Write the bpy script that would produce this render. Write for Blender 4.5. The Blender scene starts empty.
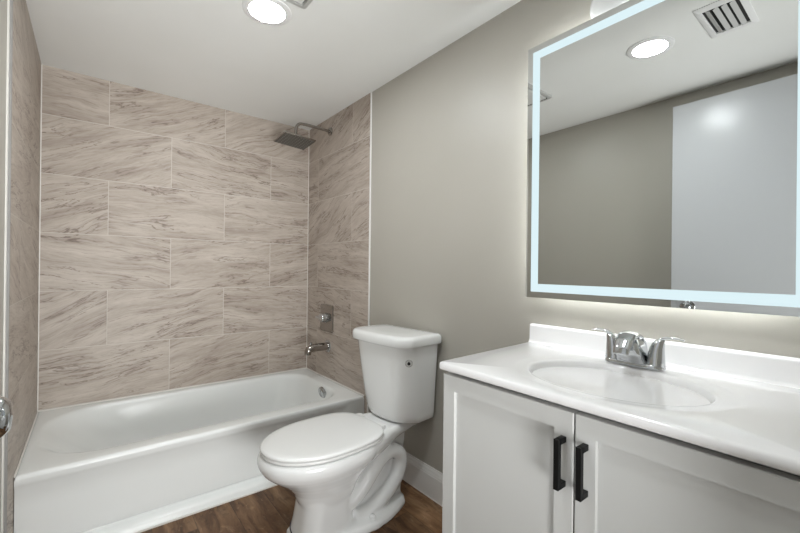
import bpy, bmesh, math, random
from mathutils import Vector, Matrix
from mathutils.bvhtree import BVHTree
C = bpy.context.scene
COL = C.collection
random.seed(4)
PI = math.pi

# ------------------------------------------------------------ camera
W = 1.4923           # alcove width (tile face to tile face), right wall at x=0, back wall at y=0
ZC = 2.12            # ceiling height
cam_d = bpy.data.cameras.new('camera')
cam = bpy.data.objects.new('camera', cam_d)
COL.objects.link(cam)
cam_d.sensor_width = 36
cam_d.lens = 389.03 / 800 * 36
cam_d.shift_y = 1.48 / 800
cam_d.clip_start = 0.02
yaw, pitch, roll = 0.6717, 0.0011, 0.011
fw = Vector((math.sin(yaw) * math.cos(pitch), math.cos(yaw) * math.cos(pitch), math.sin(pitch)))
r0 = Vector((math.cos(yaw), -math.sin(yaw), 0))
u0 = r0.cross(fw)
rt = r0 * math.cos(roll) + u0 * math.sin(roll)
up = -r0 * math.sin(roll) + u0 * math.cos(roll)
M = Matrix((rt, up, -fw)).transposed().to_4x4()
M.translation = Vector((-1.2836, -2.7275, 1.087))
cam.matrix_world = M
C.camera = cam

# ------------------------------------------------------------ light and exposure
world = bpy.data.worlds.new('world')
C.world = world
world.use_nodes = True
world.node_tree.nodes['Background'].inputs[0].default_value = (0.9, 0.95, 1, 1)
world.node_tree.nodes['Background'].inputs[1].default_value = 0.3
C.view_settings.view_transform = 'Standard'
C.view_settings.look = 'None'
C.view_settings.gamma = 1
C.view_settings.exposure = 0.31
CEILING_LIGHT = 130.0
MIRROR_FRONT = 0.88
MIRROR_BACK = 28.0
FILL_POWER = 18.5
hl = bpy.data.lights.new('added_fill_light', 'AREA')
hl.shape = 'RECTANGLE'; hl.size = 0.9; hl.size_y = 0.9; hl.energy = FILL_POWER
hl.color = (0.97, 0.985, 0.985)
hlo = bpy.data.objects.new('added_fill_light', hl)
hl.spread = math.radians(100)
hlo.location = (-1.05, -3.6, 0.6)          # added fill light, unseen beyond the doorway, tilted up to brighten ceiling and tile
hlo.rotation_euler = (math.radians(113), 0, math.radians(-5))
COL.objects.link(hlo)

# ------------------------------------------------------------ helpers
def tag(o, label=None, cat=None, group=None, kind=None):
    if label: o['label'] = label
    if cat: o['category'] = cat
    if group: o['group'] = group
    if kind: o['kind'] = kind
    return o

def empty(name, loc, rz=0, label=None, cat=None, group=None):
    o = bpy.data.objects.new(name, None)
    o.empty_display_size = 0.05
    COL.objects.link(o)
    o.location = loc
    o.rotation_euler = (0, 0, rz)
    return tag(o, label, cat, group)

def obj(name, bm, mat, parent=None, smooth=None):
    bmesh.ops.recalc_face_normals(bm, faces=bm.faces[:])
    me = bpy.data.meshes.new(name)
    bm.to_mesh(me); bm.free()
    if smooth is not None:
        for p in me.polygons: p.use_smooth = True
        if smooth < 180:
            try: me.set_sharp_from_angle(angle=math.radians(smooth))
            except Exception: pass
    o = bpy.data.objects.new(name, me)
    if mat: me.materials.append(mat)
    COL.objects.link(o)
    if parent: o.parent = parent
    return o

def struct(name, bm, mat, parent=None, smooth=None):
    o = obj(name, bm, mat, parent, smooth)
    o['kind'] = 'structure'
    return o

def box(bm, x0, x1, y0, y1, z0, z1, bev=0, seg=2):
    vs = [bm.verts.new((x, y, z)) for x in (x0, x1) for y in (y0, y1) for z in (z0, z1)]
    fs = [(0, 1, 3, 2), (4, 6, 7, 5), (0, 4, 5, 1), (2, 3, 7, 6), (0, 2, 6, 4), (1, 5, 7, 3)]
    faces = [bm.faces.new([vs[i] for i in f]) for f in fs]
    if bev:
        es = list({e for f in faces for e in f.edges})
        bmesh.ops.bevel(bm, geom=es, offset=bev, segments=seg, profile=0.5, affect='EDGES')
    return bm

def nb(): return bmesh.new()

def bx(*a, **k): return box(nb(), *a, **k)

def loft(bm, rings, cap0=True, cap1=True, closed=False):
    R = [[bm.verts.new(p) for p in r] for r in rings]
    n = len(R[0])
    for a, b in zip(R, R[1:] + ([R[0]] if closed else [])):
        for i in range(n):
            j = (i + 1) % n
            bm.faces.new((a[i], a[j], b[j], b[i]))
    if not closed:
        if cap0: bm.faces.new(R[0][::-1])
        if cap1: bm.faces.new(R[-1])
    return bm

def catmull(pts, k=6):
    P = [Vector(p) for p in pts]
    P = [P[0] * 2 - P[1]] + P + [P[-1] * 2 - P[-2]]
    out = []
    for i in range(1, len(P) - 2):
        a, b, c, d = P[i - 1:i + 3]
        for j in range(k):
            t = j / k
            out.append(0.5 * ((2 * b) + (c - a) * t + (2 * a - 5 * b + 4 * c - d) * t * t + (3 * b - a - 3 * c + d) * t ** 3))
    out.append(P[-2])
    return out

def tube(bm, pts, rad, n=16, flat=None, upv=(0, 0, 1)):
    """sweep a circle (or ellipse) along pts; rad number or list; flat = ratio of second axis"""
    pts = [Vector(p) for p in pts]
    m = len(pts)
    rings = []
    N = None
    for i, p in enumerate(pts):
        t = (pts[min(i + 1, m - 1)] - pts[max(i - 1, 0)]).normalized()
        if N is None:
            N = Vector(upv) - t * t.dot(Vector(upv))
            if N.length < 1e-4: N = Vector((1, 0, 0)) - t * t.x
        N = (N - t * t.dot(N)).normalized()
        B = t.cross(N)
        r = rad[i] if isinstance(rad, (list, tuple)) else rad
        if isinstance(r, (list, tuple)): ra, rb = r
        else: ra = r; rb = r * (flat or 1)
        rings.append([p + B * (ra * math.cos(2 * PI * k / n)) + N * (rb * math.sin(2 * PI * k / n)) for k in range(n)])
    return loft(bm, rings)

def lathe(bm, prof, origin, axis='z', n=40):
    """prof: list of (r, h) along the axis"""
    ax = {'z': (Vector((1, 0, 0)), Vector((0, 1, 0)), Vector((0, 0, 1))),
          '-x': (Vector((0, 1, 0)), Vector((0, 0, 1)), Vector((-1, 0, 0))),
          'x': (Vector((0, 1, 0)), Vector((0, 0, 1)), Vector((1, 0, 0))),
          '-z': (Vector((1, 0, 0)), Vector((0, 1, 0)), Vector((0, 0, -1)))}[axis]
    o = Vector(origin)
    rings = []
    for r, h in prof:
        rings.append([o + ax[2] * h + (ax[0] * math.cos(2 * PI * k / n) + ax[1] * math.sin(2 * PI * k / n)) * max(r, 1e-4) for k in range(n)])
    return loft(bm, rings)

def rrect(x0, x1, y0, y1, r, K=8, Mn=10):
    """rounded rectangle, r = (x1y1, x0y1, x0y0, x1y0) corner radii; fixed vertex count"""
    if not isinstance(r, (list, tuple)): r = [r] * 4
    cs = [(x1 - r[0], y1 - r[0], 0, r[0]), (x0 + r[1], y1 - r[1], 90, r[1]), (x0 + r[2], y0 + r[2], 180, r[2]), (x1 - r[3], y0 + r[3], 270, r[3])]
    out = []
    for q in range(4):
        cx, cy, a0, rr = cs[q]
        arc = [(cx + rr * math.cos(math.radians(a0 + 90 * k / K)), cy + rr * math.sin(math.radians(a0 + 90 * k / K))) for k in range(K + 1)]
        out += arc
        nx = cs[(q + 1) % 4]
        b = (nx[0] + nx[3] * math.cos(math.radians(nx[2])), nx[1] + nx[3] * math.sin(math.radians(nx[2])))
        a = arc[-1]
        for k in range(1, Mn):
            out.append((a[0] + (b[0] - a[0]) * k / Mn, a[1] + (b[1] - a[1]) * k / Mn))
    return out

def pad(pts, z): return [(x, y, z) for x, y in pts]

def strip_profile(bm, prof, y0, y1):
    """extrude a closed (x,z) profile along y"""
    return loft(bm, [[(x, y, z) for x, z in prof] for y in (y0, y1)])

# ------------------------------------------------------------ materials
def mat(name, col, rough=0.5, metal=0, coat=0, spec=0.5):
    m = bpy.data.materials.new(name)
    m.use_nodes = True
    b = m.node_tree.nodes['Principled BSDF']
    b.inputs['Base Color'].default_value = (*col, 1)
    b.inputs['Roughness'].default_value = rough
    b.inputs['Metallic'].default_value = metal
    b.inputs['Specular IOR Level'].default_value = spec
    if coat:
        b.inputs['Coat Weight'].default_value = coat
        b.inputs['Coat Roughness'].default_value = 0.04
    return m

class NG:
    """small helper for writing shader graphs"""
    def __init__(s, m): s.t = m.node_tree; s.n = s.t.nodes; s.b = s.n['Principled BSDF']
    def node(s, typ, **k):
        x = s.n.new(typ)
        for a, v in k.items(): setattr(x, a, v)
        return x
    def put(s, sock, v):
        if hasattr(v, 'links'): s.t.links.new(v, sock)
        else: sock.default_value = v
    def m(s, op, a, b=0.0, c=None, clamp=False):
        x = s.node('ShaderNodeMath', operation=op, use_clamp=clamp)
        s.put(x.inputs[0], a); s.put(x.inputs[1], b)
        if c is not None: s.put(x.inputs[2], c)
        return x.outputs[0]
    def xyz(s, a, b, c):
        x = s.node('ShaderNodeCombineXYZ')
        s.put(x.inputs[0], a); s.put(x.inputs[1], b); s.put(x.inputs[2], c)
        return x.outputs[0]
    def coord(s):
        x = s.node('ShaderNodeTexCoord'); y = s.node('ShaderNodeSeparateXYZ')
        s.t.links.new(x.outputs['Object'], y.inputs[0])
        return x.outputs['Object'], y.outputs[0], y.outputs[1], y.outputs[2]
    def noise(s, vec, scale=1, detail=4, rough=0.55, dist=0, fac=True):
        x = s.node('ShaderNodeTexNoise')
        s.put(x.inputs['Vector'], vec); x.inputs['Scale'].default_value = scale
        x.inputs['Detail'].default_value = detail; x.inputs['Roughness'].default_value = rough
        x.inputs['Distortion'].default_value = dist
        return x.outputs['Fac'] if fac else x.outputs['Color']
    def white(s, vec):
        x = s.node('ShaderNodeTexWhiteNoise', noise_dimensions='3D')
        s.put(x.inputs['Vector'], vec)
        y = s.node('ShaderNodeSeparateColor'); s.t.links.new(x.outputs['Color'], y.inputs[0])
        return y.outputs[0], y.outputs[1], y.outputs[2]
    def ramp(s, fac, stops):
        x = s.node('ShaderNodeValToRGB')
        el = x.color_ramp.elements
        while len(el) > 1: el.remove(el[-1])
        el[0].position = stops[0][0]; el[0].color = (*stops[0][1], 1)
        for p, c in stops[1:]:
            e = el.new(p); e.color = (*c, 1)
        s.put(x.inputs[0], fac)
        return x.outputs[0]
    def mix(s, f, a, b, blend='MIX'):
        x = s.node('ShaderNodeMix', data_type='RGBA', blend_type=blend)
        s.put(x.inputs[0], f); s.put(x.inputs[6], a); s.put(x.inputs[7], b)
        return x.outputs[2]
    def smooth(s, v, a, b):
        x = s.node('ShaderNodeMapRange', interpolation_type='SMOOTHSTEP')
        s.put(x.inputs[0], v); x.inputs[1].default_value = a; x.inputs[2].default_value = b
        return x.outputs[0]
    def bump(s, h, strength=0.2, dist=0.001):
        x = s.node('ShaderNodeBump'); s.put(x.inputs['Height'], h)
        x.inputs['Strength'].default_value = strength; x.inputs['Distance'].default_value = dist
        s.t.links.new(x.outputs[0], s.b.inputs['Normal'])

TT, HH, Z5 = 0.612, 0.3068, 0.6405
def tile_material(name, kind, ja, jb, seed, TT=TT):
    """stone-look 12x24 tiles in running bond; ja / jb = joint positions of the odd / even courses"""
    m = mat(name, (0.5, 0.45, 0.4), 0.33, spec=0.4)
    g = NG(m)
    vec, x, y, z = g.coord()
    s_ = g.m('ADD', x, W) if kind == 'back' else g.m('MULTIPLY', y, -1.0)
    rowf = g.m('DIVIDE', g.m('SUBTRACT', z, Z5 - HH), HH)
    row = g.m('FLOOR', rowf)
    odd = g.m('ABSOLUTE', g.m('MODULO', row, 2.0))
    j0 = g.m('ADD', g.m('MULTIPLY', odd, ja - jb), jb)
    colf = g.m('DIVIDE', g.m('SUBTRACT', s_, j0), TT)
    col = g.m('FLOOR', colf)
    fu = g.m('SUBTRACT', colf, col); fv = g.m('SUBTRACT', rowf, row)
    du = g.m('MULTIPLY', g.m('MINIMUM', fu, g.m('SUBTRACT', 1.0, fu)), TT)
    dv = g.m('MULTIPLY', g.m('MINIMUM', fv, g.m('SUBTRACT', 1.0, fv)), HH)
    dd = g.m('MINIMUM', du, dv)
    grout = g.m('SUBTRACT', 1.0, g.smooth(dd, 0.0010, 0.0019))
    h1, h2, h3 = g.white(g.xyz(g.m('ADD', col, 0.5), g.m('ADD', row, 0.5), float(seed) + 0.5))
    ang = g.m('MULTIPLY', g.m('SUBTRACT', g.m('MULTIPLY', h1, h1), 0.20), 0.62)
    cs = g.m('COSINE', ang); sn = g.m('SINE', ang)
    pu = g.m('ADD', g.m('MULTIPLY', s_, cs), g.m('MULTIPLY', z, sn))
    pv = g.m('SUBTRACT', g.m('MULTIPLY', z, cs), g.m('MULTIPLY', s_, sn))
    ou = g.m('ADD', pu, g.m('MULTIPLY', h2, 17.0)); ov = g.m('ADD', pv, g.m('MULTIPLY', h3, 13.0))
    w = g.noise(g.xyz(g.m('MULTIPLY', ou, 2.2), g.m('MULTIPLY', ov, 4.5), 1.3), 1.0, 3, 0.5)
    ovw = g.m('ADD', ov, g.m('MULTIPLY', g.m('SUBTRACT', w, 0.5), 0.115))
    clouds = g.noise(g.xyz(g.m('MULTIPLY', ou, 1.6), g.m('MULTIPLY', ovw, 12.0), 0.0), 1.0, 5, 0.62)
    streak = g.noise(g.xyz(g.m('MULTIPLY', ou, 5.0), g.m('MULTIPLY', ovw, 55.0), 3.0), 1.0, 4, 0.6)
    base = g.ramp(clouds, [(0.28, (0.335, 0.278, 0.235)), (0.45, (0.46, 0.398, 0.345)), (0.62, (0.545, 0.482, 0.425)), (0.8, (0.60, 0.54, 0.485))])
    base = g.mix(g.m('MULTIPLY', g.smooth(streak, 0.38, 0.72), 0.40), base, (0.36, 0.30, 0.25, 1))
    vn = g.noise(g.xyz(g.m('MULTIPLY', ou, 1.7), g.m('MULTIPLY', ovw, 15.0), 7.0), 1.0, 4, 0.58)
    rid = g.m('SUBTRACT', 1.0, g.smooth(g.m('ABSOLUTE', g.m('SUBTRACT', vn, 0.5)), 0.0, 0.016))
    msk = g.smooth(g.noise(g.xyz(g.m('MULTIPLY', ou, 3.0), g.m('MULTIPLY', ov, 6.0), 11.0), 1.0, 2, 0.5), 0.42, 0.62)
    vein = g.m('MULTIPLY', rid, msk)
    soft = g.m('MULTIPLY', g.m('SUBTRACT', 1.0, g.smooth(g.m('ABSOLUTE', g.m('SUBTRACT', vn, 0.5)), 0.0, 0.10)), msk)
    base = g.mix(g.m('MULTIPLY', soft, 0.35), base, (0.27, 0.21, 0.17, 1))
    base = g.mix(g.m('MULTIPLY', vein, 0.75), base, (0.17, 0.125, 0.10, 1))
    v2 = g.noise(g.xyz(g.m('MULTIPLY', ou, 1.1), g.m('MULTIPLY', ovw, 9.0), 23.0), 1.0, 6, 0.62, 0.3)
    r2 = g.m('SUBTRACT', 1.0, g.smooth(g.m('ABSOLUTE', g.m('SUBTRACT', v2, 0.47)), 0.0, 0.011))
    k2 = g.smooth(g.noise(g.xyz(g.m('MULTIPLY', ou, 2.2), g.m('MULTIPLY', ov, 4.0), 31.0), 1.0, 2, 0.5), 0.36, 0.52)
    base = g.mix(g.m('MULTIPLY', g.m('MULTIPLY', r2, k2), 0.8), base, (0.15, 0.105, 0.08, 1))
    sc = g.noise(g.xyz(g.m('MULTIPLY', ou, 16.0), g.m('MULTIPLY', ovw, 130.0), 41.0), 1.0, 3, 0.65)
    base = g.mix(g.m('MULTIPLY', g.smooth(sc, 0.50, 0.72), 0.42), base, (0.26, 0.205, 0.165, 1))
    base = g.mix(g.m('MULTIPLY', g.smooth(sc, 0.48, 0.28), 0.25), base, (0.66, 0.60, 0.54, 1))
    fine = g.noise(vec, 420, 2, 0.6)
    base = g.mix(g.m('MULTIPLY', g.smooth(fine, 0.35, 0.75), 0.16), base, (0.32, 0.27, 0.24, 1))
    colr = g.mix(grout, base, (0.60, 0.56, 0.51, 1))
    g.t.links.new(colr, g.b.inputs['Base Color'])
    g.put(g.b.inputs['Roughness'], g.m('ADD', 0.46, g.m('MULTIPLY', grout, 0.3)))
    g.bump(g.m('SUBTRACT', g.m('MULTIPLY', streak, 0.25), grout), 0.5, 0.0012)
    return m

JB = 0.589
m_tile_back = tile_material('stone_look_tile_back', 'back', JB - TT / 2, JB, 3)
m_tile_right = tile_material('stone_look_tile_right', 'side', 0.626, 0.165, 8, 0.68)
m_tile_left = tile_material('stone_look_tile_left', 'side', 1.6, 1.29, 21)

def paint(name, col, rough=0.5, bump=0.12, scale=240):
    m = mat(name, col, rough)
    g = NG(m)
    vec, x, y, z = g.coord()
    n = g.noise(vec, scale, 3, 0.6)
    n2 = g.noise(vec, 2.5, 3, 0.5)
    c = g.mix(g.smooth(n2, 0.3, 0.7), (col[0] * 0.98, col[1] * 0.98, col[2] * 0.975, 1), (*col, 1))
    g.t.links.new(c, g.b.inputs['Base Color'])
    g.bump(n, bump, 0.001)
    return m

m_wall = paint('greige_wall_paint', (0.44, 0.418, 0.372), 0.42)
m_ceil = paint('ceiling_paint', (0.84, 0.845, 0.83), 0.6)
m_trimp = mat('white_trim_paint', (0.80, 0.79, 0.77), 0.3)
m_caulk = mat('white_caulk', (0.78, 0.76, 0.72), 0.5)
m_grey_edge = mat('raw_tile_edge', (0.30, 0.29, 0.28), 0.6)
m_porc = mat('white_porcelain', (0.80, 0.805, 0.80), 0.10, coat=0.5)
m_tub = mat('white_enamel', (0.82, 0.835, 0.825), 0.26, coat=0.1)
m_seat = mat('white_plastic_seat', (0.80, 0.80, 0.79), 0.22)
m_marble = mat('cultured_marble', (0.83, 0.82, 0.82), 0.14, coat=0.3)
m_cab = mat('white_cabinet_lacquer', (0.60, 0.60, 0.585), 0.45)
m_dark = mat('painted_gap_shade', (0.02, 0.02, 0.02), 0.7)  # near-black colour stands in for shade inside the fan and vent
m_black = mat('matte_black_metal', (0.005, 0.005, 0.005), 0.45, spec=0.2)
m_chrome = mat('chrome', (0.55, 0.565, 0.58), 0.07, 1)
m_nickel = mat('polished_nickel', (0.36, 0.335, 0.31), 0.14, 1)
m_door = mat('white_door_paint', (0.60, 0.615, 0.635), 0.28)
m_mirror = mat('mirror_silver', (0.62, 0.63, 0.62), 0.0, 1)
m_alu = mat('mirror_casing', (0.5, 0.5, 0.5), 0.4, 0.8)
m_fan = mat('fan_plastic', (0.72, 0.72, 0.70), 0.4)
m_fan_grey = mat('fan_grey_rim', (0.46, 0.46, 0.44), 0.4)
m_ring = mat('light_trim_ring', (0.80, 0.80, 0.80), 0.4)
m_shade = mat('white_glass_shade', (0.85, 0.86, 0.86), 0.12, coat=0.6)
m_slat = mat('vent_slat', (0.50, 0.50, 0.49), 0.5)
m_navy = mat('navy_tape', (0.01, 0.015, 0.04), 0.4)
m_logo_grey = mat('grey_print', (0.25, 0.25, 0.25), 0.4)
m_chrome_dot = mat('satin_button', (0.75, 0.75, 0.74), 0.25, 0.3)

def emis(name, col, strength):
    m = bpy.data.materials.new(name)
    m.use_nodes = True
    t = m.node_tree; t.nodes.clear()
    e = t.nodes.new('ShaderNodeEmission'); o = t.nodes.new('ShaderNodeOutputMaterial')
    e.inputs[0].default_value = (*col, 1); e.inputs[1].default_value = strength
    t.links.new(e.outputs[0], o.inputs[0])
    return m
m_lamp = emis('lit_diffuser', (0.94, 0.985, 1.0), CEILING_LIGHT)
m_led = emis('lit_frosted_band', (0.68, 0.83, 0.87), MIRROR_FRONT)
m_ledb = emis('backlight_strip', (0.93, 0.98, 1.0), MIRROR_BACK)

def wood_floor():
    m = mat('wood_plank_vinyl', (0.2, 0.13, 0.08), 0.48, spec=0.3)
    g = NG(m)
    vec, x, y, z = g.coord()
    PW, PL = 0.152, 1.22
    cf = g.m('DIVIDE', g.m('ADD', x, 5.03), PW); c = g.m('FLOOR', cf)
    a, b_, c_ = g.white(g.xyz(g.m('ADD', c, 0.5), 2.5, 1.5))
    rf = g.m('DIVIDE', g.m('ADD', y, g.m('ADD', 10.0, g.m('MULTIPLY', a, PL))), PL); r = g.m('FLOOR', rf)
    fu = g.m('SUBTRACT', cf, c); fv = g.m('SUBTRACT', rf, r)
    du = g.m('MULTIPLY', g.m('MINIMUM', fu, g.m('SUBTRACT', 1.0, fu)), PW)
    dv = g.m('MULTIPLY', g.m('MINIMUM', fv, g.m('SUBTRACT', 1.0, fv)), PL)
    seam = g.m('SUBTRACT', 1.0, g.smooth(g.m('MINIMUM', du, dv), 0.0005, 0.0018))
    h1, h2, h3 = g.white(g.xyz(g.m('ADD', c, 0.5), g.m('ADD', r, 0.5), 7.5))
    ox = g.m('ADD', x, g.m('MULTIPLY', h2, 9.0)); oy = g.m('ADD', y, g.m('MULTIPLY', h3, 9.0))
    warp = g.noise(g.xyz(g.m('MULTIPLY', ox, 9.0), g.m('MULTIPLY', oy, 3.0), 0.0), 1.0, 3, 0.5)
    oxw = g.m('ADD', ox, g.m('MULTIPLY', g.m('SUBTRACT', warp, 0.5), 0.08))
    big = g.noise(g.xyz(g.m('MULTIPLY', oxw, 16.0), g.m('MULTIPLY', oy, 2.6), 0.0), 1.0, 5, 0.62, 0.4)
    fine = g.noise(g.xyz(g.m('MULTIPLY', oxw, 110.0), g.m('MULTIPLY', oy, 7.0), 5.0), 1.0, 4, 0.6)
    colr = g.ramp(big, [(0.28, (0.036, 0.016, 0.007)), (0.43, (0.098, 0.047, 0.021)), (0.56, (0.175, 0.095, 0.046)), (0.74, (0.28, 0.175, 0.10))])
    colr = g.mix(g.m('MULTIPLY', g.smooth(fine, 0.42, 0.7), 0.45), colr, (0.075, 0.042, 0.024, 1))
    kn = g.noise(g.xyz(g.m('MULTIPLY', oxw, 26.0), g.m('MULTIPLY', oy, 14.0), 9.0), 1.0, 4, 0.65, 0.8)
    colr = g.mix(g.m('MULTIPLY', g.smooth(kn, 0.56, 0.72), 0.75), colr, (0.035, 0.015, 0.007, 1))
    colr = g.mix(g.m('MULTIPLY', g.smooth(kn, 0.44, 0.28), 0.5), colr, (0.33, 0.215, 0.12, 1))
    bright = g.m('ADD', 0.75, g.m('MULTIPLY', h1, 0.5))
    colr = g.mix(1.0, colr, g.xyz(bright, bright, bright), 'MULTIPLY')
    colr = g.mix(g.m('MULTIPLY', seam, 0.75), colr, (0.03, 0.018, 0.01, 1))
    g.t.links.new(colr, g.b.inputs['Base Color'])
    g.bump(g.m('SUBTRACT', g.m('MULTIPLY', fine, 0.4), seam), 0.35, 0.0012)
    return m
m_floor = wood_floor()

# ------------------------------------------------------------ room shell
YF = -2.74           # inner face of the doorway wall
XL = -W - 0.010      # painted left wall face, tiles stand proud of it
HALL = -4.3
struct('floor', bx(XL - 0.12, 0.12, HALL - 0.1, 0.12, -0.1, 0), m_floor)
struct('ceiling', bx(XL - 0.12, 0.12, HALL - 0.1, 0.12, ZC, ZC + 0.1), m_ceil)
struct('wall_back', bx(XL, 0.0, 0, 0.12, 0, ZC), m_tile_back)
wr = struct('wall_right', bx(0.0, 0.12, HALL, 0.12, 0, ZC), m_wall)
wl = struct('wall_left', bx(XL - 0.12, XL, HALL, 0.12, 0, ZC), m_wall)
struct('tile_panel', bx(-0.0035, 0.0, -0.822, 0.0, 0.0, ZC), m_tile_right, wr)
struct('tile_panel', bx(XL, -W, -0.925, 0.0, 0.0, ZC), m_tile_left, wl)
struct('tile_edge', bx(XL, -W + 0.0006, -0.934, -0.925, 0.0, ZC), m_grey_edge, wl)
struct('trim_1', bx(-0.0055, 0.0, -0.8325, -0.822, 0.0, ZC, bev=0.001), m_trimp)
struct('trim_2', bx(XL, XL + 0.004, -0.948, -0.934, 0.0, ZC), m_caulk)
# caulk lines in the corners of the alcove
struct('trim_3', bx(-0.0065, -0.0035, -0.003, 0.0, 0.328, ZC), m_caulk)
struct('trim_4', bx(-W, -W + 0.004, -0.004, 0.0, 0.328, ZC), m_caulk)
# doorway wall with opening, lintel and casing
DX0, DX1, DH = -1.425, -0.655, 2.045
bm = nb()
box(bm, XL, DX0, YF - 0.12, YF, 0, ZC)
box(bm, DX1, 0.0, YF - 0.12, YF, 0, ZC)
box(bm, DX0, DX1, YF - 0.12, YF, DH, ZC)
struct('wall_front', bm, m_wall)
struct('wall_hallway', bx(XL - 0.12, 0.12, HALL - 0.12, HALL, 0, ZC), m_wall)

def baseboard(name, x, sgn, y0, y1):
    h = 0.141
    prof = [(0, 0), (0.014, 0), (0.014, h - 0.036), (0.0125, h - 0.033), (0.0125, h - 0.028), (0.010, h - 0.022), (0.0085, h - 0.012), (0.0055, h - 0.006), (0.005, h), (0, h)]
    bm = nb()
    strip_profile(bm, [(x + sgn * a, b) for a, b in prof], y0, y1)
    o = struct(name, bm, m_trimp)
    bm = nb()
    box(bm, min(x + sgn * 0.014, x + sgn * 0.0165), max(x + sgn * 0.014, x + sgn * 0.0165), y0, y1, 0, 0.004)
    struct('caulk_line', bm, m_caulk, o)
baseboard('baseboard_right', 0.0, -1, -1.944, -0.8325)
baseboard('baseboard_left', XL, 1, YF, -0.948)

# ------------------------------------------------------------ open door against the left wall
dr = struct('door_1', bx(-1.462, -1.427, -2.712, -1.945, 0.012, 2.034, bev=0.0015), m_door)
for sx, x0 in ((1, -1.427), (-1, -1.462)):
    bm = nb()
    k = 1 if sx > 0 else 0.45
    lathe(bm, [(0.0, 0), (0.032, 0), (0.032, 0.004), (0.028, 0.008), (0.013, 0.010)] + ([(0.012, 0.030), (0.018, 0.036), (0.025, 0.042), (0.027, 0.050), (0.025, 0.058), (0.018, 0.065), (0.0, 0.067)] if sx > 0 else [(0.012, 0.014), (0.018, 0.017), (0.026, 0.021), (0.026, 0.026), (0.0, 0.029)]),
          (x0, -2.028, 0.893), 'x' if sx > 0 else '-x', 32)
    obj('door_knob', bm, m_chrome, dr, 40)
obj('latch_plate', bx(-1.456, -1.433, -1.9455, -1.944, 0.89, 0.946), m_chrome, dr)
for z in (0.25, 1.02, 1.82):
    bm = nb()
    lathe(bm, [(0, 0), (0.006, 0), (0.006, 0.085), (0, 0.085)], (-1.420, -2.716, z), 'z', 14)
    obj('hinge', bm, m_chrome, dr, 40)

# ------------------------------------------------------------ bathtub
TZ = 0.328
YT = -0.792
tub = empty('bathtub', (-W / 2, -0.40, 0), 0, 'long white alcove bathtub with a plain apron below the stone-look tiles', 'bathtub')
def T_(p): return (p[0] + W / 2, p[1] + 0.40, p[2])
X0, X1 = -W + 0.002, -0.005
ix0, ix1, iy0, iy1 = -1.452, -0.095, -0.705, -0.055
rings = []
def outer(ins, z, r=0.004): return pad(rrect(X0 + ins, X1 - ins, YT + ins, -0.002 - ins, max(r, 0.003)), z)
rings.append(outer(0.0, TZ - 0.014))
rings.append(outer(0.0015, TZ - 0.006, 0.006))
rings.append(outer(0.006, TZ - 0.001, 0.008))
rings.append(outer(0.014, TZ, 0.012))
def inner(l, rr_, f, b, z, ra, rb):
    return pad(rrect(ix0 + l, ix1 - rr_, iy0 + f, iy1 - b, (rb, ra, ra, rb)), z)
rings.append(inner(-0.010, -0.012, -0.012, -0.010, TZ, 0.24, 0.16))
rings.append(inner(-0.002, -0.004, -0.004, -0.003, TZ - 0.002, 0.25, 0.16))
rings.append(inner(0.006, 0.003, 0.003, 0.003, TZ - 0.008, 0.25, 0.16))
for t in (0.06, 0.15, 0.3, 0.45, 0.6, 0.75, 0.86, 0.94):
    z = TZ - 0.008 - t * 0.262
    e = t ** 1.0
    k = 1 if t < 0.75 else 1 + (t - 0.75) * 1.2
    rings.append(inner(0.010 + 0.30 * e * k, 0.006 + 0.075 * e * k, 0.006 + 0.055 * e * k, 0.006 + 0.055 * e * k, z, 0.25 - 0.08 * t, 0.16))
rings.append(inner(0.40, 0.135, 0.11, 0.11, 0.058, 0.15, 0.13))
rings.append(inner(0.48, 0.19, 0.17, 0.17, 0.054, 0.12, 0.11))
bm = nb()
loft(bm, [[T_(p) for p in r] for r in rings], cap0=False)
o = obj('tub_body', bm, m_tub, tub, 50)
# apron: profile (y, z) swept along x, recessed panel with a border on the right end
bm = nb()
xs = [X0, X0 + 0.6, -0.175, -0.160, -0.140, -0.122, -0.112, X1]
dep = [0.011, 0.011, 0.011, 0.0105, 0.007, 0.0015, 0, 0]
rows = []
prof = [(0.0, TZ - 0.014, 0), (0.0, TZ - 0.030, 0), (0.0, TZ - 0.040, 0.25), (0.0, TZ - 0.056, 1), (-0.001, 0.20, 1), (-0.003, 0.085, 0.8), (-0.004, 0.060, 0.5), (-0.0035, 0.056, 0.5), (-0.001, 0.053, 0.5), (0.002, 0.048, 0.5), (0.001, 0.044, 0.5), (-0.008, 0.039, 0.2), (-0.024, 0.035, 0), (-0.033, 0.030, 0), (-0.037, 0.024, 0), (-0.041, 0.0, 0)]
V = [[bm.verts.new(T_((x, YT + dy + d * wgt, z))) for (dy, z, wgt) in prof] for x, d in zip(xs, dep)]
for a, b in zip(V, V[1:]):
    for i in range(len(prof) - 1):
        bm.faces.new((a[i], a[i + 1], b[i + 1], b[i]))
# back side of the apron so it has thickness
Bk = [[bm.verts.new(T_((x, YT + 0.030, z))) for z in (TZ - 0.012, 0.0)] for x in (xs[0], xs[-1])]
bm.faces.new((Bk[0][0], Bk[1][0], Bk[1][1], Bk[0][1]))
bm.faces.new([v for v in V[-1]] + [Bk[1][1], Bk[1][0]])
bm.faces.new([v for v in V[0]][::-1] + [Bk[0][0], Bk[0][1]])
bm.faces.new([r[-1] for r in V] + [Bk[1][1], Bk[0][1]])
obj('apron', bm, m_tub, tub, 35)
bm = nb()
box(bm, *(X0 + W / 2, X1 + W / 2), YT - 0.0455 + 0.4, YT - 0.039 + 0.4, 0, 0.006)
obj('caulk_line', bm, m_caulk, tub)
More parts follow.
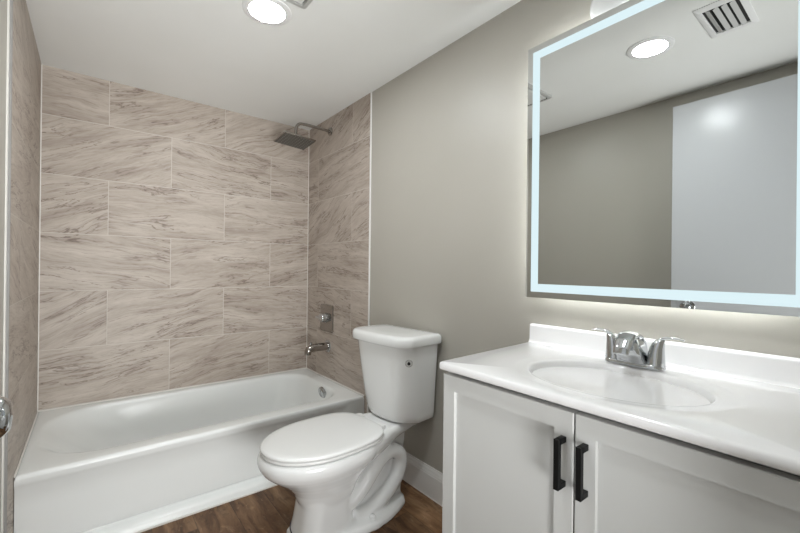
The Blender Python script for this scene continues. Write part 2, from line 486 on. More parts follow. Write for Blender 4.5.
# white caulk where the rim meets the tile
bm = nb()
box(bm, X0 + W / 2, X1 + W / 2, 0.4 - 0.006, 0.4 - 0.001, TZ - 0.002, TZ + 0.005, bev=0.001)
box(bm, -W / 2 + 0.001, -W / 2 + 0.006, YT + 0.4, 0.395, TZ - 0.002, TZ + 0.005, bev=0.001)
box(bm, W / 2 - 0.0095, W / 2 - 0.0045, YT + 0.4, 0.395, TZ - 0.002, TZ + 0.005, bev=0.001)
obj('rim_caulk', bm, m_caulk, tub)
ov = T_((-0.116, -0.475, 0.282))
bm = nb()
lathe(bm, [(0, -0.01), (0.042, -0.01), (0.042, 0.004), (0.039, 0.007), (0.035, 0.006), (0.033, 0.009), (0.010, 0.011), (0.0, 0.011)], (0, 0, 0), '-x', 36)
bmesh.ops.transform(bm, matrix=Matrix.Translation(ov) @ Matrix.Rotation(math.radians(-16), 4, 'Y'), verts=bm.verts[:])
opl = obj('overflow_plate', bm, m_chrome, tub, 35)
bm = nb()
lathe(bm, [(0, 0), (0.006, 0), (0.006, 0.0035), (0, 0.004)], (0, 0, 0), '-x', 16)
box(bm, -0.0125, -0.0105, -0.003, 0.003, -0.020, 0.020)
bmesh.ops.transform(bm, matrix=Matrix.Translation(Vector(ov) + Vector((-0.0105, 0, 0.003))) @ Matrix.Rotation(math.radians(-16), 4, 'Y') @ Matrix.Translation((0.0105, 0, 0)), verts=bm.verts[:])
obj('overflow_lever', bm, m_nickel, tub, 35)
bm = nb()
lathe(bm, [(0, 0), (0.034, 0), (0.034, 0.003), (0.026, 0.005), (0.022, 0.003), (0, 0.003)], T_((-0.36, -0.38, 0.0535)), 'z', 32)
obj('drain', bm, m_chrome, tub, 35)

# ------------------------------------------------------------ shower fittings
t = empty('rain_shower', (-0.0035, -0.335, 2.02), 0, 'square rain shower head on a curved arm high on the tiled wall', 'shower head')
bm = nb()
lathe(bm, [(0, 0), (0.029, 0), (0.029, 0.003), (0.024, 0.008), (0.013, 0.010), (0.0, 0.010)], (0, 0, 0), '-x', 32)
obj('flange', bm, m_nickel, t, 40)
bm = nb()
path = catmull([(-0.004, 0, 0), (-0.10, 0, 0.004), (-0.19, 0, 0.004), (-0.228, 0, -0.002), (-0.245, 0, -0.022), (-0.250, 0, -0.045), (-0.251, 0, -0.096)], 6)
tube(bm, path, 0.0095, 16)
obj('shower_arm', bm, m_nickel, t, 60)
hd = Matrix.Translation((-0.253, 0.010, -0.106)) @ Matrix.Rotation(math.radians(4), 4, 'Y') @ Matrix.Rotation(math.radians(-4.5), 4, 'X')
bm = nb()
lathe(bm, [(0, 0.012), (0.013, 0.012), (0.015, 0.004), (0.018, -0.002), (0, -0.002)], (0, 0, 0), 'z', 24)
bmesh.ops.transform(bm, matrix=hd, verts=bm.verts[:])
obj('ball_joint', bm, m_nickel, t, 40)
bm = nb()
box(bm, -0.106, 0.106, -0.092, 0.092, -0.013, -0.003, bev=0.003)
bmesh.ops.transform(bm, matrix=hd, verts=bm.verts[:])
obj('spray_plate', bm, m_nickel, t, 40)
m_noz = mat('rubber_nozzles', (0.30, 0.29, 0.27), 0.5)
m_face = mat('dark_spray_face', (0.12, 0.11, 0.095), 0.3, 0.6)
bm = nb()
box(bm, -0.101, 0.101, -0.087, 0.087, -0.0142, -0.012)
for i in range(7):
    y_ = -0.066 + i * 0.022
    box(bm, -0.09, 0.09, y_ - 0.0028, y_ + 0.0028, -0.0158, -0.014)
bmesh.ops.transform(bm, matrix=hd, verts=bm.verts[:])
obj('spray_face', bm, m_face, t)
bm = nb()
for i in range(10):
    for j in range(8):
        lathe(bm, [(0, 0), (0.0032, 0), (0.002, 0.003), (0, 0.003)], (-0.084 + 0.0187 * i, -0.077 + 0.022 * j, -0.0142), '-z', 8)
bmesh.ops.transform(bm, matrix=hd, verts=bm.verts[:])
tag(obj('spray_nozzle', bm, m_noz, t), kind='stuff')

t = empty('shower_valve', (-0.0035, -0.318, 0.739), 0, 'chrome rectangular shower valve plate with a lever on the tiled wall', 'shower valve')
bm = nb()
pl = rrect(-0.088, 0.088, -0.092, 0.092, 0.014)
def yz(pts, x, k=1): return [(x, a * k, b * k) for a, b in pts]
loft(bm, [yz(pl, 0), yz(pl, -0.006), yz(pl, -0.009, 0.975), yz(pl, -0.010, 0.94)])
obj('escutcheon', bm, m_nickel, t, 35)
bm = nb()
lathe(bm, [(0, 0.008), (0.034, 0.008), (0.032, 0.030), (0.030, 0.036), (0.030, 0.046), (0.027, 0.051), (0, 0.053)], (0, 0.0, 0.004), '-x', 32)
hub = obj('valve_hub', bm, m_chrome, t, 35)
bm = nb()
box(bm, -0.054, -0.040, 0.0, 0.072, -0.005, 0.011, bev=0.004, seg=3)
obj('lever', bm, m_chrome, hub, 35)

t = empty('tub_spout', (-0.0035, -0.333, 0.549), 0, 'chrome tub spout on a round flange just above the tub rim', 'tub spout')
bm = nb()
lathe(bm, [(0, 0), (0.041, 0), (0.041, 0.004), (0.037, 0.008), (0.029, 0.009), (0, 0.009)], (0, 0, 0), '-x', 32)
obj('flange', bm, m_chrome, t, 35)
bm = nb()
tube(bm, [(-0.006, 0, 0), (-0.05, 0, 0), (-0.10, 0, 0.0), (-0.125, 0, -0.002), (-0.142, 0, -0.010), (-0.148, 0, -0.024), (-0.149, 0, -0.042)],
     [0.0265, 0.0265, 0.0265, 0.0262, 0.0255, 0.023, 0.021], 24)
sp = obj('spout_body', bm, m_nickel, t, 50)
bm = nb()
lathe(bm, [(0, 0), (0.006, 0), (0.006, 0.010), (0.009, 0.014), (0.009, 0.020), (0.0, 0.022)], (-0.128, 0, 0.018), 'z', 18)
obj('diverter_knob', bm, m_chrome, sp, 40)

# ------------------------------------------------------------ toilet  (local: forward = -x, width = y)
tl = empty('toilet', (-0.030, -1.240, 0), math.radians(4), 'white two-piece toilet with lid down between tub and vanity', 'toilet')
def egg(uc, a, ab, b, nbk=2.7, N=72, dv=0.0, nf=2.05):
    out = []
    for i in range(N):
        th = 2 * PI * i / N
        c, s = math.cos(th), math.sin(th)
        n = nf if c > 0 else nbk
        A = a if c > 0 else ab
        u = uc + A * math.copysign(abs(c) ** (2 / n), c)
        v = b * math.copysign(abs(s) ** (2 / n), s) + dv
        out.append((-u, v))
    return out
def remeshed(bm, name, m, parent, vox=0.0045, it=8):
    me = bpy.data.meshes.new('tmp'); bm.to_mesh(me); bm.free()
    o = bpy.data.objects.new('tmp', me); COL.objects.link(o)
    r = o.modifiers.new('r', 'REMESH'); r.mode = 'VOXEL'; r.voxel_size = vox
    s = o.modifiers.new('s', 'SMOOTH'); s.factor = 0.6; s.iterations = it
    dg = bpy.context.evaluated_depsgraph_get(); dg.update()
    me2 = bpy.data.meshes.new_from_object(o.evaluated_get(dg))
    me2.name = name
    bpy.data.objects.remove(o)
    for p in me2.polygons: p.use_smooth = True
    me2.materials.clear(); me2.materials.append(m)
    q = bpy.data.objects.new(name, me2); COL.objects.link(q); q.parent = parent
    return q
bm = nb()
def er(s, z, uc=0.50, a=0.250, ab=0.235, b=0.188, n=2.5): return pad(egg(uc, a * s, ab * s, b * s, n), z)
loft(bm, [er(0.97, 0.372), er(1.01, 0.368), er(1.035, 0.356), er(1.04, 0.342), er(1.02, 0.325), er(0.97, 0.306), er(0.90, 0.288, 0.497),
          er(0.80, 0.265, 0.492), er(0.70, 0.240, 0.486), er(0.62, 0.216, 0.482), er(0.56, 0.195, 0.48), er(0.50, 0.16, 0.48), er(0.42, 0.12, 0.48)])
# front column
def colr(a, b, z, uc=0.495): return pad([(-uc + x, y) for x, y in rrect(-a, a, -b, b, min(a, b) * 0.72, 8, 6)], z)
loft(bm, [colr(0.100, 0.080, 0.25, 0.490), colr(0.102, 0.083, 0.20, 0.490), colr(0.106, 0.086, 0.14, 0.491), colr(0.114, 0.090, 0.08, 0.493), colr(0.124, 0.095, 0.03, 0.495), colr(0.128, 0.097, 0.0)])
# deck that carries the tank: sections along u
def sec(u, hw, z0, z1, r=0.022, tp=0.55):
    r = min(r, (z1 - z0) * 0.45)
    out = []
    for y, z in rrect(-hw, hw, z0, z1, r, 5, 4):
        f = max(0.0, min(1.0, (z1 - 0.030 - z) / max(1e-4, z1 - 0.030 - z0)))
        out.append((-u, y * (1 - (1 - tp) * f * f), z))
    return out
loft(bm, [sec(0.015, 0.098, 0.340, 0.383), sec(0.08, 0.104, 0.330, 0.384), sec(0.16, 0.112, 0.306, 0.384), sec(0.22, 0.126, 0.280, 0.383),
          sec(0.28, 0.146, 0.262, 0.380), sec(0.34, 0.165, 0.250, 0.374), sec(0.44, 0.160, 0.27, 0.371)])
# centre web behind the column
loft(bm, [[(-u, y, 0.0) for u, y in [(0.10, -0.05), (0.10, 0.05), (0.48, 0.06), (0.48, -0.06)]],
          [(-u, y, 0.17) for u, y in [(0.085, -0.040), (0.085, 0.040), (0.48, 0.05), (0.48, -0.05)]],
          [(-u, y, 0.35) for u, y in [(0.06, -0.045), (0.06, 0.045), (0.44, 0.07), (0.44, -0.07)]]])
# trapway bulging on both sides
for s in (-1, 1):
    pth = catmull([(-0.47, s * 0.035, 0.11), (-0.40, s * 0.055, 0.105), (-0.345, s * 0.062, 0.142), (-0.290, s * 0.064, 0.198), (-0.235, s * 0.064, 0.244),
                   (-0.175, s * 0.066, 0.258), (-0.128, s * 0.068, 0.222), (-0.136, s * 0.068, 0.155), (-0.180, s * 0.070, 0.102), (-0.245, s * 0.074, 0.068), (-0.31, s * 0.076, 0.045), (-0.38, s * 0.065, 0.035)], 5)
    tube(bm, pth, 0.0345, 18)
# foot
def foot(k, z):
    half = [(0.085, 0.0), (0.088, 0.060), (0.115, 0.098), (0.17, 0.122), (0.24, 0.143), (0.32, 0.152), (0.40, 0.140), (0.47, 0.112), (0.56, 0.098), (0.62, 0.075), (0.632, 0.0)]
    cu = 0.36
    pts = [(cu + (u - cu) * k, v * k) for u, v in half] + [(cu + (u - cu) * k, -v * k) for u, v in half[-2:0:-1]]
    return [(-u, v, z) for u, v in pts]
loft(bm, [foot(0.99, 0.0), foot(1.0, 0.008), foot(0.99, 0.022), foot(0.94, 0.032), foot(0.75, 0.042), foot(0.5, 0.048)])
bowl = remeshed(bm, 'bowl', m_porc, tl)
for s in (-1, 1):
    bm = nb()
    lathe(bm, [(0, 0), (0.015, 0), (0.015, 0.012), (0.011, 0.019), (0, 0.022)], (-0.325, s * 0.118, 0.030), 'z', 20)
    obj('bolt_cap', bm, m_porc, tl, 50)

def slab(outline_fn, z0, z1, r):
    """rounded-edge slab from an outline scaling function f(inset)->pts"""
    ring = []
    for k in range(4):
        a = PI / 2 * k / 3
        ring.append((r * (1 - math.sin(a)), z0 + r * (1 - math.cos(a))))
    ring2 = [(i, z1 - (z - z0)) for i, z in ring[::-1]]
    bm = nb()
    return loft(bm, [pad(outline_fn(i), z) for i, z in ring + ring2])
def seat_out(extra):
    return lambda i: egg(0.50, 0.250 + extra - i, 0.246 + extra * 0.5 - i, 0.187 + extra - i, 3.4)
obj('seat', slab(seat_out(-0.002), 0.3735, 0.3860, 0.005), m_seat, tl, 50)
# lid with a slight crown
fn = seat_out(0.0)
bm = nb()
loft(bm, [pad(fn(0.004), 0.3875), pad(fn(0.0005), 0.390), pad(fn(0.0), 0.394), pad(fn(0.002), 0.3985), pad(fn(0.008), 0.4015), pad(fn(0.03), 0.4035), pad(fn(0.08), 0.4055), pad(fn(0.13), 0.4065)])
obj('seat_lid', bm, m_seat, tl, 50)
for s in (-1, 1):
    bm = nb()
    o_ = rrect(-0.285, -0.235, s * 0.075 - 0.022, s * 0.075 + 0.022, 0.012, 6, 2)
    loft(bm, [pad(o_, 0.380), pad(o_, 0.392), pad([(x * 0.9 - 0.026, y * 0.9 + s * 0.0075) for x, y in o_], 0.398)])
    obj('hinge', bm, m_seat, tl, 50)

def tankring(hw, u1, ch, z, bow=0.010, u0=0.0, rb=0.012, n=8):
    """plan outline: flat back, chamfered front corners, slightly bowed front"""
    pts = []
    hb = hw - 0.004
    # start back near(-) corner -> front -> back far
    P = [(u0, -hb + rb), (u0 + rb * 0.3, -hb + rb * 0.3), (u0 + rb, -hb)]
    side = [(u0 + rb + (u1 - ch - u0 - rb) * k / 4, -hb + (-hw + hb) * k / 4) for k in range(1, 5)]
    P += side
    # corner: quadratic bezier through a squashed corner so it reads as a soft chamfer
    a = Vector((u1 - ch, -hw)); c = Vector((u1 - 0.002, -hw + ch * 1.15)); b = Vector((u1 - ch * 0.30, -hw + ch * 0.34))
    for k in range(1, n):
        t_ = k / n
        q = a * (1 - t_) ** 2 + b * 2 * t_ * (1 - t_) + c * t_ ** 2
        P.append((q.x, q.y))
    P.append((c.x, c.y))
    m_ = 8
    for k in range(1, m_):
        v = c.y + (-2 * c.y) * k / m_
        P.append((u1 - 0.002 + bow * (1 - (v / c.y) ** 2), v))
    far = [(u, -v) for u, v in P[:len(P) - (m_ - 1)]][::-1]
    P += far
    return [(-u, v, z) for u, v in P]
bm = nb()
TR = []
for k, (z, hw, u1, ch) in enumerate([(0.386, 0.148, 0.160, 0.070), (0.388, 0.162, 0.176, 0.075), (0.396, 0.171, 0.186, 0.078), (0.42, 0.175, 0.191, 0.075), (0.52, 0.181, 0.202, 0.068), (0.64, 0.189, 0.213, 0.060), (0.744, 0.195, 0.222, 0.055)]):
    TR.append(tankring(hw, u1, ch, z))
loft(bm, TR)
tank = obj('tank', bm, m_porc, tl, 60)
bm = nb()
LR = [tankring(0.202, 0.230, 0.055, 0.7435), tankring(0.211, 0.241, 0.058, 0.7445, u0=-0.004), tankring(0.213, 0.244, 0.058, 0.749, u0=-0.005), tankring(0.2125, 0.2435, 0.058, 0.774, u0=-0.005),
      tankring(0.209, 0.240, 0.057, 0.783, u0=-0.002), tankring(0.201, 0.232, 0.054, 0.7885, u0=0.004), tankring(0.185, 0.215, 0.05, 0.7905, u0=0.02), tankring(0.10, 0.16, 0.04, 0.7915, u0=0.06)]
loft(bm, LR)
obj('tank_lid', bm, m_porc, tl, 60)
# small round badge with a black drop on the near front corner of the tank
tb = BVHTree.FromPolygons([v.co[:] for v in tank.data.vertices], [p.vertices[:] for p in tank.data.polygons])
hit, nrm, _, _ = tb.ray_cast(Vector((-0.175 - 0.30, -0.172 - 0.40, 0.674)), Vector((0.6, 0.8, 0)).normalized())
if hit is None: hit, nrm = Vector((-0.2, -0.17, 0.688)), Vector((-0.7, -0.7, 0))
if nrm.x > 0: nrm = -nrm
zz = nrm.normalized(); xx = Vector((0, 0, 1)).cross(zz).normalized(); yy = zz.cross(xx)
BM = Matrix((xx, yy, zz)).transposed().to_4x4(); BM.translation = hit + zz * 0.0008
def disc_ring(r0_, r1_, h, n=40):
    bm = nb()
    if r0_ > 0:
        loft(bm, [[(r * math.cos(2 * PI * k / n), r * math.sin(2 * PI * k / n), z) for k in range(n)] for r, z in ((r0_, 0), (r1_, 0), (r1_, h), (r0_, h))], closed=True)
    else:
        loft(bm, [[(r1_ * math.cos(2 * PI * k / n), r1_ * math.sin(2 * PI * k / n), z) for k in range(n)] for z in (0, h)])
    return bm
bm = disc_ring(0, 0.0175, 0.0012); bmesh.ops.transform(bm, matrix=BM, verts=bm.verts[:]); badge = obj('badge', bm, m_chrome_dot, tl, 35)
bm = nb()
for a0 in (35, 125, 215, 305):      # dashed grey ring of lettering
    for j in range(5):
        th = math.radians(a0 + 12 * (j - 2)); rr_ = 0.0148
        mt = Matrix.Rotation(th, 4, 'Z') @ Matrix.Translation((rr_, 0, 0.0012))
        b2 = bx(-0.0013, 0.0013, -0.0009, 0.0009, 0, 0.0004)
        bmesh.ops.transform(b2, matrix=mt, verts=b2.verts[:])
        tmp = bpy.data.meshes.new('t'); b2.to_mesh(tmp); b2.free(); bm.from_mesh(tmp); bpy.data.meshes.remove(tmp)
bmesh.ops.transform(bm, matrix=BM, verts=bm.verts[:]); obj('badge_lettering', bm, m_logo_grey, badge)
bm = nb()
dp = []
for k in range(32):
    th = 2 * PI * k / 32
    r = 0.0070
    x_ = r * math.sin(th); y_ = -r * math.cos(th) - 0.001
    if y_ > 0:
        f = y_ / (r - 0.001); x_ *= (1 - f) ** 0.9 * 1.0 + 0.0; y_ = f * 0.0110
    dp.append((x_, y_))
loft(bm, [[(x, y, z) for x, y in dp] for z in (0.0012, 0.0017)])
bmesh.ops.transform(bm, matrix=BM, verts=bm.verts[:]); obj('drop_symbol', bm, m_black, badge)
# dark curved line low on the far front of the column
bw = BVHTree.FromPolygons([v.co[:] for v in bowl.data.vertices], [p.vertices[:] for p in bowl.data.polygons])
pts = []
for k in range(9):
    f = k / 8
    th = math.radians(52 - 60 * f)          # around the column
    d = Vector((-math.cos(th), math.sin(th), 0))
    h_, n_, _, _ = bw.ray_cast(Vector((-0.495, 0, 0.052 - 0.030 * f)) + d * 0.3, -d)
    if h_ is not None: pts.append(h_ + d * 0.0006)
if len(pts) > 3:
    bm = nb(); tube(bm, pts, 0.0028, 10)
    obj('dark_strip', bm, m_navy, tl, 60)

# ------------------------------------------------------------ vanity
VY0, VY1 = -2.700, -1.938
vc = empty('vanity_cabinet', (-0.24, -2.32, 0), 0, 'white two-door vanity cabinet with shaker doors and black pulls', 'cabinet')
def V_(bm): bmesh.ops.translate(bm, vec=(0.24, 2.32, 0), verts=bm.verts[:]); return bm
DXF = -0.497
bm = nb()
box(bm, -0.474, -0.001, VY0, VY0 + 0.016, 0.095, 0.7965)
box(bm, -0.474, -0.001, VY1 - 0.016, VY1, 0.095, 0.7965)
box(bm, -0.474, -0.001, VY0 + 0.016, VY1 - 0.016, 0.095, 0.111)
box(bm, -0.012, -0.001, VY0 + 0.016, VY1 - 0.016, 0.111, 0.7965)
box(bm, -0.474, -0.456, VY0 + 0.016, VY1 - 0.016, 0.745, 0.772)
box(bm, -0.474, -0.456, -2.342, -2.305, 0.111, 0.755)
box(bm, -0.410, -0.001, VY0 + 0.01, VY1 - 0.01, 0.0, 0.096)
obj('carcass', V_(bm), m_cab, vc)
def shaker(y0, y1, z0, z1, st, side):
    """door leaf: stiles and rails round a recessed centre panel"""
    xb, xf, xp = -0.4755, DXF, DXF + 0.0085
    bm = nb()
    def rect(a, b, c, d, x): return [(x, a, c), (x, b, c), (x, b, d), (x, a, d)]
    e = 0.0015; q = 0.0012
    L = [rect(y0, y1, z0, z1, xb), rect(y0, y1, z0, z1, xf + e), rect(y0 + e, y1 - e, z0 + e, z1 - e, xf),
         rect(y0 + st, y1 - st, z0 + st, z1 - st, xf), rect(y0 + st + q, y1 - st - q, z0 + st + q, z1 - st - q, xp)]
    loft(bm, L)
    d = obj('door', V_(bm), m_cab, vc)
    return d
GAP = -2.3235
d1 = shaker(GAP + 0.0018, VY1 - 0.004, 0.105, 0.791, 0.042, 1)
d2 = shaker(VY0 + 0.004, GAP - 0.0018, 0.105, 0.791, 0.042, -1)
for d, yy_ in ((d1, -2.301), (d2, -2.348)):
    bm = nb()
    w_ = 0.0058
    z0, z1 = 0.632, 0.737
    box(bm, DXF - 0.031, DXF - 0.020, yy_ - w_, yy_ + w_, z0, z1, bev=0.0008)
    box(bm, DXF - 0.026, DXF + 0.0, yy_ - w_, yy_ + w_, z0, z0 + 0.012, bev=0.0008)
    box(bm, DXF - 0.026, DXF + 0.0, yy_ - w_, yy_ + w_, z1 - 0.012, z1, bev=0.0008)
    obj('pull_handle', V_(bm), m_black, d)

# ---- countertop with oval basin
CZ = 0.825
ct = empty('bathroom_countertop', (-0.25, -2.32, 0.80), 0, 'white cultured marble vanity top with an oval sink basin', 'countertop')
def Vt(bm): bmesh.ops.translate(bm, vec=(0.25, 2.32, -0.80), verts=bm.verts[:]); return bm
CX0, CX1, CY0, CY1 = -0.510, -0.001, -2.716, -1.925
ecx, ecy, ea, eb = -0.279, -2.302, 0.160, 0.202
base_pts = rrect(CX0, CX1, CY0, CY1, 0.006, 6, 22)
def ell(s, z, da=0.0, db=0.0, dx=0):
    out = []
    for x, y in base_pts:
        th = math.atan2((y - ecy) / eb, (x - ecx) / ea)
        out.append((ecx + dx + (ea * s + da) * math.cos(th), ecy + (eb * s + db) * math.sin(th), z))
    return out
def cr(ins, z): return pad(rrect(CX0 + ins, CX1 - ins, CY0 + ins, CY1 - ins, 0.006, 6, 22), z)
rings = [cr(0.030, CZ - 0.0205), cr(0.002, CZ - 0.0205), cr(0, CZ - 0.018), cr(0, CZ - 0.006), cr(0.002, CZ - 0.002), cr(0.006, CZ),
         ell(1, CZ, 0.040, 0.044), ell(1, CZ - 0.0008, 0.033, 0.037), ell(1, CZ - 0.0022, 0.026, 0.030), ell(1, CZ - 0.0028, 0.010, 0.012), ell(1, CZ - 0.0036, 0.003, 0.003),
         ell(0.995, CZ - 0.007), ell(0.975, CZ - 0.016), ell(0.94, CZ - 0.032), ell(0.88, CZ - 0.055), ell(0.80, CZ - 0.078), ell(0.68, CZ - 0.098), ell(0.52, CZ - 0.113), ell(0.34, CZ - 0.121), ell(0.12, CZ - 0.124)]
def skew(p):
    # the left end of the slab is cut slightly out of square
    w_ = max(0.0, min(1.0, (p[1] - (CY1 - 0.08)) / 0.08))
    return (p[0], p[1] + w_ * ((p[0] - CX0) / (CX1 - CX0) * 0.029 - 0.010), p[2])
bm = nb(); loft(bm, [[skew(p) for p in r] for r in rings])
obj('countertop', Vt(bm), m_marble, ct, 40)
bm = nb()
prof = [(-0.001, CZ - 0.002), (-0.030, CZ - 0.002), (-0.026, CZ + 0.003), (-0.022, CZ + 0.010), (-0.021, CZ + 0.056), (-0.0195, CZ + 0.061), (-0.016, CZ + 0.064), (-0.001, CZ + 0.065)]
strip_profile(bm, prof, CY0 + 0.001, CY1 + 0.017)
obj('backsplash', Vt(bm), m_marble, ct, 40)
bm = nb()
lathe(bm, [(0, 0), (0.022, 0), (0.022, 0.002), (0.016, 0.004), (0, 0.004)], (ecx, ecy, CZ - 0.124), 'z', 28)
obj('drain', Vt(bm), m_chrome, ct, 35)

# ---- faucet
FX, FY = -0.090, -2.284
fc = empty('faucet', (FX, FY, CZ + 0.0003), 0, 'chrome two-handle sink faucet at the back of the vanity top', 'faucet')
bm = nb()
bp = lambda i: rrect(-0.027 + i, 0.027 - i, -0.076 + i, 0.076 - i, 0.0255 - i, 8, 6)
loft(bm, [pad(bp(0), 0), pad(bp(0), 0.006), pad(bp(0.0015), 0.010), pad(bp(0.004), 0.012)])
obj('base_plate', bm, m_chrome, fc, 40)
for s in (-1, 1):
    cy = s * 0.0535
    bm = nb()
    rs = []
    for z, rx, ry, sy in [(0.008, 0.0235, 0.0225, 0), (0.022, 0.0220, 0.0215, 0), (0.040, 0.0200, 0.0195, 0.001), (0.056, 0.0165, 0.0170, 0.003), (0.068, 0.0130, 0.0145, 0.006), (0.077, 0.009, 0.011, 0.010), (0.081, 0.005, 0.006, 0.013)]:
        rs.append([(rx * math.cos(2 * PI * k / 28), cy + s * sy + ry * math.sin(2 * PI * k / 28), z) for k in range(28)])
    loft(bm, rs)
    hb_ = obj('handle_body', bm, m_chrome, fc, 50)
    bm = nb()
    pth = catmull([(0, cy - s * 0.002, 0.060), (0, cy + s * 0.005, 0.074), (0.001, cy + s * 0.018, 0.083), (0.001, cy + s * 0.036, 0.087), (0.001, cy + s * 0.052, 0.0865), (0.001, cy + s * 0.064, 0.084)], 5)
    n_ = len(pth)
    rad = []
    for i in range(n_):
        f = i / (n_ - 1)
        rad.append((0.0075 + 0.0025 * math.sin(PI * min(1, f)) - 0.003 * max(0, f - 0.85) / 0.15, 0.0060 - 0.0035 * f))
    tube(bm, pth, rad, 18, upv=(0, 0, 1))
    obj('lever', bm, m_chrome, hb_, 50)
# wide arched spout
bm = nb()
rs = []
for (x, z, hw, hh, tilt) in [(0.012, 0.010, 0.036, 0.014, 90), (0.012, 0.034, 0.034, 0.014, 88), (0.008, 0.058, 0.031, 0.013, 72), (-0.004, 0.074, 0.0285, 0.012, 45), (-0.022, 0.0815, 0.0265, 0.0105, 12), (-0.042, 0.078, 0.025, 0.010, -18), (-0.060, 0.066, 0.0235, 0.009, -42), (-0.074, 0.049, 0.0220, 0.008, -56), (-0.083, 0.033, 0.0205, 0.007, -64)]:
    ta = math.radians(tilt)
    # direction of travel: from +z (90 deg) to -x (0 deg)
    nx, nz = math.sin(ta), math.cos(ta)
    rs.append([(x + nx * hh * math.sin(2 * PI * k / 28), 0.003 + hw * math.cos(2 * PI * k / 28), z + 0.005 + nz * hh * math.sin(2 * PI * k / 28)) for k in range(28)])
loft(bm, rs)
# solid skirt under the arch
rs = []
for (z, x0_, x1_, hw) in [(0.008, -0.028, 0.024, 0.040), (0.020, -0.036, 0.024, 0.037), (0.036, -0.050, 0.022, 0.035), (0.052, -0.052, 0.018, 0.031), (0.066, -0.044, 0.012, 0.027), (0.076, -0.034, 0.004, 0.020)]:
    rs.append(pad(rrect(x0_, x1_, 0.003 - hw, 0.003 + hw, 0.016, 6, 3), z))
loft(bm, rs)
spout = remeshed(bm, 'spout', m_chrome, fc, 0.0016, 10)

# ------------------------------------------------------------ lighted mirror
MX, MY0, MY1, MZ0, MZ1 = -0.045, -2.646, -1.905, 0.9885, 1.8865
mr = empty('lighted_mirror', (0, (MY0 + MY1) / 2, MZ0), 0, 'rectangular wall mirror with a lit frosted band and glowing backlight', 'mirror')
def Vm(bm): bmesh.ops.translate(bm, vec=(0, -(MY0 + MY1) / 2, -MZ0), verts=bm.verts[:]); return bm
obj('mirror_glass', Vm(bx(MX, MX + 0.005, MY0, MY1, MZ0, MZ1)), m_mirror, mr)
def frame(bm, x0, x1, ins, w):
    a = (MY0 + ins, MY1 - ins, MZ0 + ins, MZ1 - ins); b = (a[0] + w, a[1] - w, a[2] + w, a[3] - w)
    A = [(a[0], a[2]), (a[1], a[2]), (a[1], a[3]), (a[0], a[3])]
    B = [(b[0], b[2]), (b[1], b[2]), (b[1], b[3]), (b[0], b[3])]
    loft(bm, [[(x0, y, z) for y, z in A], [(x0, y, z) for y, z in B], [(x1, y, z) for y, z in B], [(x1, y, z) for y, z in A]], closed=True)
    return bm
obj('frosted_light_band', Vm(frame(nb(), MX - 0.0006, MX - 0.0001, 0.021, 0.028)), m_led, mr)
obj('casing', Vm(bx(MX + 0.005, -0.001, MY0 + 0.07, MY1 - 0.07, MZ0 + 0.07, MZ1 - 0.07)), m_alu, mr)
obj('backlight_strip', Vm(frame(nb(), -0.026, -0.018, 0.055, 0.012)), m_ledb, mr)

# ------------------------------------------------------------ wall light above the mirror
wlgt = empty('wall_light', (-0.0, -2.20, 1.93), 0, 'white glass wall light above the mirror, cut off by the photo edge', 'wall light')
bm = nb()
lathe(bm, [(0, 0.0), (0.060, 0.0), (0.060, 0.010), (0, 0.010)], (0, 0, 0), '-x', 40)
obj('canopy', bm, m_ring, wlgt, 40)
bm = nb()
lathe(bm, [(0.055, 0.006), (0.080, 0.008), (0.086, 0.014), (0.083, 0.022), (0.070, 0.029), (0.040, 0.034), (0, 0.035)], (0, 0, 0), '-x', 48)
obj('shade', bm, m_shade, wlgt, 60)

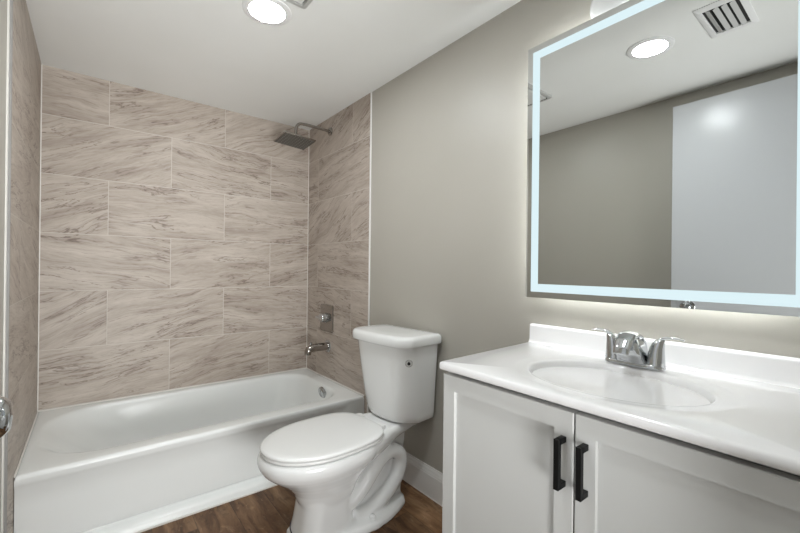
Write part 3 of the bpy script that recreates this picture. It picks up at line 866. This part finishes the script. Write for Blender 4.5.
# ------------------------------------------------------------ ceiling fixtures
def downlight(x, y, label):
    t = empty('recessed_light', (x, y, ZC), 0, label, 'ceiling light', 'recessed ceiling lights')
    bm = nb()
    n = 48
    loft(bm, [[(r * math.cos(2 * PI * k / n), r * math.sin(2 * PI * k / n), z) for k in range(n)] for r, z in ((0.069, -0.001), (0.070, -0.006), (0.086, -0.006), (0.094, -0.003), (0.095, 0.0))], cap0=False, cap1=False)
    obj('trim_ring', bm, m_ring, t, 50)
    bm = nb()
    lathe(bm, [(0, 0.002), (0.0695, 0.002), (0.0695, 0.0045), (0, 0.0045)], (0, 0, 0), '-z', 48)
    obj('diffuser', bm, m_lamp, t, 50)
downlight(-0.736, -1.160, 'round lit ceiling light above the tub, beside the grey-rimmed fan cover')
downlight(-0.822, -2.032, 'round lit ceiling light seen only in the mirror, before the vent')

fn_ = empty('exhaust_fan', (-0.783, -1.380, ZC), 0, 'grey-rimmed ceiling exhaust fan cover beside the lit ceiling light', 'fan')
def sq(hx, hy, z, r=0.012): return pad(rrect(-hx, hx, -hy, hy, r, 5, 2), z)
bm = nb()
loft(bm, [sq(0.155, 0.100, 0.0), sq(0.155, 0.100, -0.012), sq(0.149, 0.094, -0.016), sq(0.138, 0.083, -0.016), sq(0.137, 0.082, -0.004)], cap0=False)
obj('cover_frame', bm, m_fan_grey, fn_, 35)
bm = nb()
box(bm, -0.128, 0.128, -0.073, 0.073, -0.017, -0.006, bev=0.002)
obj('centre_panel', bm, m_fan, fn_)
bm = nb()
box(bm, -0.136, 0.136, -0.081, 0.081, -0.0062, -0.0045)  # solid black sheet: painted shade in the gap round the centre panel
obj('painted_opening_shade', bm, m_dark, fn_)

vt = empty('air_vent', (-0.805, -2.312, ZC), 0, 'white slotted ceiling air vent seen in the mirror', 'vent')
bm = nb()
a = [(0.140, 0.078), (0.140, 0.078), (0.134, 0.072), (0.108, 0.058), (0.106, 0.056)]
zs_ = [0, -0.003, -0.006, -0.007, -0.001]
loft(bm, [sq(x, y, z, 0.003) for (x, y), z in zip(a, zs_)], cap0=False, cap1=False)
obj('vent_frame', bm, m_ring, vt, 30)
obj('painted_opening_shade', bx(-0.107, 0.107, -0.057, 0.057, -0.0012, -0.0004), m_dark, vt)  # black backing sheet, painted shade behind the slats
for k in range(4):
    y = -0.038 + k * 0.0255
    bm = bx(-0.105, 0.105, -0.0085, 0.0085, -0.0008, 0.0008)
    bmesh.ops.transform(bm, matrix=Matrix.Translation((0, y, -0.0068)) @ Matrix.Rotation(math.radians(-28 if k < 3 else 28), 4, 'X'), verts=bm.verts[:])
    obj('slat', bm, m_slat, vt)
